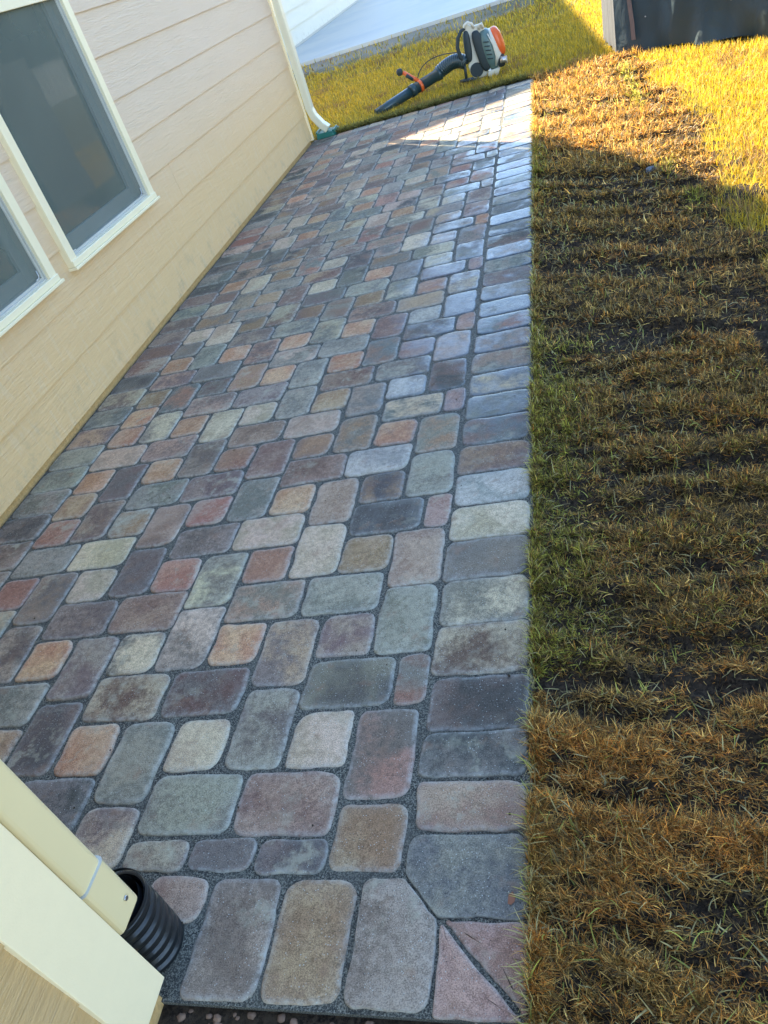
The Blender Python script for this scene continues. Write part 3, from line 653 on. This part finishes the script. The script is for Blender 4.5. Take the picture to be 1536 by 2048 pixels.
# ---------------------------------------------------------------- stones and gravel
def rock(name, c, r, mat, seed, mb=None):
    own = mb is None; mb = mb or MB(); b = len(mb.v); mb.ell(c, r, .85, 12, 8)
    for i in range(b, len(mb.v)):
        v = Vector(mb.v[i]); d = v-Vector(c); mb.v[i] = tuple(Vector(c)+d*(1+.35*mnoise.noise(d*(1.6/max(r))+Vector((seed*7.1, 0, 0)))))
    return mb
st = rock('stone', (3.92, 20.45, .08), (.18, .2, .13), None, 1).build('stone', M['stone'], None, origin=(3.92, 20.45, 0)); tag(st, 'grey stone lying in the sod just where the shade begins', 'stone')
mb = MB(); gr = random.Random(9)
for i in range(420):
    x_ = gr.uniform(-4.2, .1); y_ = gr.uniform(-5.6, -4.52); r = gr.uniform(.015, .05); rock('', (x_, y_, -.13+r*.5), (r, r*gr.uniform(.7, 1.2), r*.7), None, i, mb)
tag(mb.build('gravel', M['gravelm']), 'small reddish pebbles in the dark bed at the near end of the patio', 'gravel', kind='stuff')
tag(MB().add([(-14, -30, -.105), (.07, -30, -.105), (.07, -4.4, -.105), (-14, -4.4, -.105)], [(0, 1, 2, 3)]).build('bare_soil', M['soil']), kind='structure')
tag(MB().add([(-.21, -3.3, .012), (-.17, -3.32, .022), (-.13, -3.28, .02), (-.12, -3.22, .018), (-.155, -3.17, .024), (-.2, -3.2, .016)], [tuple(range(6))]).build('dead_leaf', M['twig']), 'tiny reddish leaf scrap lying on the blue corner paver', 'leaf')
mb = MB()
for i in range(60):
    x_, y_ = -.2-12*gr.random()**1.5, -4+34*gr.random(); r = gr.uniform(.006, .017); rock('', (x_, y_, .008), (r, r*1.3, r*.6), None, i, mb)
tag(mb.build('crumbs', M['soil']), 'scattered dark soil crumbs on the pavers', 'debris', kind='stuff')
# ---------------------------------------------------------------- covered grill / furniture under black cover
cv = thing('furniture_cover', 'tall black fabric cover draped to the grass at the upper right', 'cover', (8.5, 40, 0))
foot = [(4.35, 40.45), (12.2, 33.0), (14.5, 39.5), (4.0, 45.2)]; top = [(4.62, 40.7), (12.0, 33.5), (14.2, 39.3), (4.4, 45.0)]
def cover_side(i0, i1, nseg, mat, name, fold=.26):
    mb = MB(); vs = []; nz = 24
    for j in range(nz+1):
        t = j/nz; z = .12+t*8.5
        for i in range(nseg+1):
            s = i/nseg; a = Vector((*foot[i0], 0)).lerp(Vector((*foot[i1], 0)), s); b = Vector((*top[i0], 0)).lerp(Vector((*top[i1], 0)), s); p = a.lerp(b, t)
            d = Vector((foot[i1][0]-foot[i0][0], foot[i1][1]-foot[i0][1], 0)).normalized(); nrm = Vector((d.y, -d.x, 0))
            f = min(1, s*3.5, (1-s)*3.5)
            w_ = (math.sin(s*17+t*2.2)*.5+math.sin(s*41-t*3+1)*.22+mnoise.noise(Vector((s*7, t*4, i0)))*1.2)*fold*f*(1-.4*t)
            sag = .10*math.sin(s*math.pi)+.04*math.sin(s*23)
            vs.append((p.x+nrm.x*w_, p.y+nrm.y*w_, z+(sag if j == 0 else 0)))
    mb.add(vs, [(j*(nseg+1)+i, j*(nseg+1)+i+1, (j+1)*(nseg+1)+i+1, (j+1)*(nseg+1)+i) for j in range(nz) for i in range(nseg)], True)
    return mb.build(name, mat, cv)
cover_side(0, 1, 90, M['fabric'], 'front_panel'); cover_side(1, 2, 30, M['fabric'], 'side_panel'); cover_side(3, 0, 30, M['sunfab'], 'sunlit_side_panel', .05)['label'] = 'side panel coloured paler for the sun on it'
cover_side(2, 3, 30, M['fabric'], 'back_panel')
MB().add([(*top[0], 8.6), (*top[1], 8.6), (*top[2], 8.7), (*top[3], 8.7)], [(0, 1, 2, 3)]).build('top_panel', M['fabric'], cv)
def onf(s, t, off=.12):
    a = Vector((*foot[0], 0)).lerp(Vector((*foot[1], 0)), s); b = Vector((*top[0], 0)).lerp(Vector((*top[1], 0)), s); p = a.lerp(b, t); d = Vector((foot[1][0]-foot[0][0], foot[1][1]-foot[0][1], 0)).normalized()
    return Vector((p.x+d.y*off, p.y-d.x*off, .12+t*8.5))
mb = MB(); pts = [(.105, .07), (.103, .15), (.09, .3), (.082, .45), (.08, .7)]
for a, b in zip(pts[:-1], pts[1:]):
    p = [onf(a[0], a[1], .13), onf(a[0]+.022, a[1]+.0, .13), onf(b[0]+.022, b[1], .13), onf(b[0], b[1], .13)]; q_ = [onf(a[0], a[1], .17), onf(a[0]+.022, a[1], .17), onf(b[0]+.022, b[1], .17), onf(b[0], b[1], .17)]
    mb.hexa([*p, *q_])
mb.build('strap', M['strap'], cv)
for s, t in ((.2, .33), (.19, .18), (.62, .2), (.5, .40)):
    c = onf(s, t, .16); MB().ell(c, (.035, .035, .035), 1, 10, 6).build('grommet', M['grom'], cv)
# ---------------------------------------------------------------- backpack leaf blower
bl = thing('leaf_blower', 'orange and cream backpack leaf blower lying on the grass with its long tube', 'leaf blower', (-2.7, 44.7, 0))
BY = 44.6
plate = [(-3.62, 2.55), (-3.5, 2.85), (-3.30, 3.02), (-3.0, 2.85), (-2.72, 2.85), (-2.5, 2.82), (-2.35, 2.5), (-2.62, 2.45), (-2.95, 2.1), (-3.0, 1.5), (-2.78, 1.0), (-2.6, .3), (-2.75, .12), (-3.42, .18), (-3.6, .5), (-3.66, .95), (-3.36, 1.25), (-3.28, 1.8), (-3.36, 2.3)]
MB().prism(plate, BY, BY+.22).build('back_plate', M['bcream'], bl, .05)
MB().ell((-3.47, BY-.04, 1.93), (.21, .17, .80), .7, 24, 14, Matrix.Rotation(.05, 3, 'Y')).build('harness_pad', M['bdark'], bl)
MB().ell((-2.76, BY-.08, 1.52), (.30, .20, 1.10), .65, 24, 14, Matrix.Rotation(-.16, 3, 'Y')).build('harness_pad', M['bdark'], bl)
MB().tube([(-3.2, BY-.12, .62), (-3.2, BY+.05, .62)], [.36, .40], 28).build('fan_intake', M['bdark'], bl)
MB().tube([(-3.52, BY, 2.72), (-3.42, BY-.05, 3.0), (-3.22, BY-.08, 3.1), (-3.02, BY-.05, 2.98), (-2.93, BY, 2.75)], .085, 10).tube([(-2.66, BY, 2.6), (-2.62, BY-.06, 2.82), (-2.48, BY-.06, 2.84), (-2.42, BY, 2.6)], .08, 10).build('carry_handle', M['bcream'], bl)
mb = MB().ell((-2.3, BY+.25, 1.45), (.42, .62, 1.10), .75, 28, 16, Matrix.Rotation(-.14, 3, 'Y')); mb.build('engine_housing', M['bgrey'], bl)
mb = MB().ell((-2.02, BY+.32, 1.42), (.36, .60, 1.05), .75, 28, 16, Matrix.Rotation(-.17, 3, 'Y')); mb.build('engine_shroud', M['bcream'], bl)
mb = MB().ell((-1.78, BY+.3, 1.72), (.33, .50, .80), .8, 28, 16, Matrix.Rotation(-.22, 3, 'Y')); mb.build('engine_cover', M['borange'], bl)
MB().tube([(-2.22, BY-.34, 2.3), (-2.02, BY-.40, 1.7), (-1.95, BY-.42, 1.1), (-2.05, BY-.35, .6)], .035, 8).build('housing_seam', M['bcream'], bl)
for i in range(5): MB().tube([(-2.52+.02*i, BY-.36-.0*i, 1.95-.22*i), (-2.22+.02*i, BY-.40, 1.90-.22*i)], .028, 8).build('cooling_rib', M['bdark'], bl)
MB().tube([(-1.75, BY-.25, .82), (-1.42, BY-.3, .76)], [.17, .15], 16).tube([(-1.46, BY-.3, .76), (-1.38, BY-.31, .76)], [.19, .19], 16).build('muffler', M['bsilver'], bl)
MB().ell((-1.75, BY+.1, .75), (.25, .35, .35), .7).build('recoil_starter', M['bdark'], bl)
MB().prism([(-2.55, .42), (-1.85, .46), (-1.95, .22), (-2.1, -.02), (-2.45, -.02), (-2.62, .2)], BY-.25, BY+.5).build('foot', M['bcream'], bl, .04)
MB().tube([(-4.25, BY-.05, .28), (-3.6, BY-.1, .22), (-3.2, BY-.12, .12), (-2.5, BY-.1, .10)], .085, 10).tube([(-4.25, BY-.05, .28), (-4.0, BY+.3, .25), (-3.4, BY+.5, .15)], .07, 10).tube([(-3.9, BY, .3), (-3.85, BY, 1.1)], .08, 10).build('base_frame', M['bdark'], bl)
sect = [(-1, -.28), (1, -.28), (1, .28), (-1, .28)]
MB().tube([(-3.42, BY-.05, 2.85), (-3.66, BY-.18, 2.8), (-3.9, BY-.26, 2.5), (-4.02, BY-.28, 2.05), (-3.98, BY-.24, 1.6), (-3.82, BY-.12, 1.25), (-3.6, BY, 1.1)], [.06, .09, .1, .1, .1, .09, .07], sect=[(math.cos(a)*.6, math.sin(a)*1.1) for a in np.linspace(0, 6.283, 9)[:-1]]).build('shoulder_strap', M['bdark'], bl)
def bez(p0, p1, p2, p3, n):
    return [tuple(Vector(p0)*(1-t)**3+Vector(p1)*3*t*(1-t)**2+Vector(p2)*3*t*t*(1-t)+Vector(p3)*t**3) for t in [i/n for i in range(n+1)]]
ho = bez((-3.75, BY+.1, 1.12), (-4.2, BY+.2, 1.5), (-4.7, BY+.5, 1.35), (-5.45, BY+.6, .98), 60)
MB().tube(ho, [.35+(.045 if (i % 4) < 2 else 0) for i in range(61)], 24).build('pleated_hose', M['btube'], bl)
a_, b_ = Vector((-5.4, BY+.55, .95)), Vector((-9.25, 42.65, .2))
def al(t): return a_.lerp(b_, t)
tb = MB().tube([al(0), al(.06), al(.061), al(.42)], [.36, .36, .31, .31], 24).tube([al(.40), al(.47)], .345, 24).tube([al(.44), al(.8), al(1.)], [.29, .27, .25], 24, cap=True).build('blower_tube', M['btube'], bl)
MB().tube([al(.30), al(.34)], .35, 24).tube([al(.32)+Vector((0, 0, .25)), al(.36)+Vector((-.25, .15, .62)), al(.40)+Vector((-.5, .3, .98))], [.13, .11, .12], 12).build('throttle_grip', M['borange'], bl)
MB().tube([al(.345)+Vector((-.2, .05, .45)), al(.38)+Vector((-.42, .1, .80))], [.10, .1], 12).ell(al(.41)+Vector((-.66, .32, 1.06)), (.2, .16, .2), .8, 12, 8).build('throttle_trigger', M['bdark'], bl)
MB().tube(bez(al(.33)+Vector((-.05, 0, .3)), al(.22)+Vector((-.1, 0, 1.3)), (-5.0, BY+.1, 2.0), (-3.9, BY-.1, 1.75), 24), .028, 8).build('throttle_cable', M['bdark'], bl)
# ---------------------------------------------------------------- fence seen only in the window glass; unseen trees added to darken that reflection
fn = thing('picket_fence', 'white picket fence across the lawn, mirrored faintly in the far window', 'fence', (62, 100, 0))
mb = MB()
for i in range(150):
    yy = 20+i*1.7; mb.box(61.8, 62.2, yy, yy+.5, 0, 6.5)
mb.build('pickets', M['white'], fn); MB().box(62.25, 62.5, 20, 216, 1.5, 2.3).box(62.25, 62.5, 20, 216, 5.0, 5.5).build('rail', M['white'], fn)
def tree_meshes():
    N = 9000; d = rng.normal(0, 1, (N, 3)); d /= np.linalg.norm(d, axis=1)[:, None]; r = (.55+.45*rng.random(N)**.5)
    lump = 1+.3*fbm(d[:, 0]*2+5, d[:, 1]*2+d[:, 2]*2+5, 5)
    c = d*(r*lump)[:, None]*np.array([14, 14, 17])+np.array([0, 0, 22]); a = rng.normal(0, 1, (N, 3)); a /= np.linalg.norm(a, axis=1)[:, None]; b = np.cross(a, d); b /= np.maximum(.1, np.linalg.norm(b, axis=1))[:, None]
    s = rng.uniform(.5, 1.0, N)[:, None]; V = np.stack([c-a*s-b*s*.6, c+a*s-b*s*.6, c+a*s+b*s*.6, c-a*s+b*s*.6], 1).reshape(-1, 3)*U
    return V, np.arange(4*N).reshape(-1, 4)
tv, tf = tree_meshes(); proto = None
for i in range(8):
    t_ = thing('added_tree', 'green tree added behind the white picket fence to darken the window reflection', 'tree', (78+6*(i % 2), 20+i*24, 0), 'trees added behind the picket fence')
    if proto is None:
        cr = npmesh('crown', tv, tf, M['leafm']); cr.parent = t_
        tr = MB().tube([(0, 0, -1), (.3, 0, 8), (0, .3, 18)], [1.3, 1.0, .6], 12).build('trunk', M['bark'], None); tr.parent = t_; proto = (cr, tr)
    else:
        for q in proto: c_ = q.copy(); COL.objects.link(c_); c_.parent = t_
for o in bpy.data.objects:
    if '_o' in o: del o['_o']
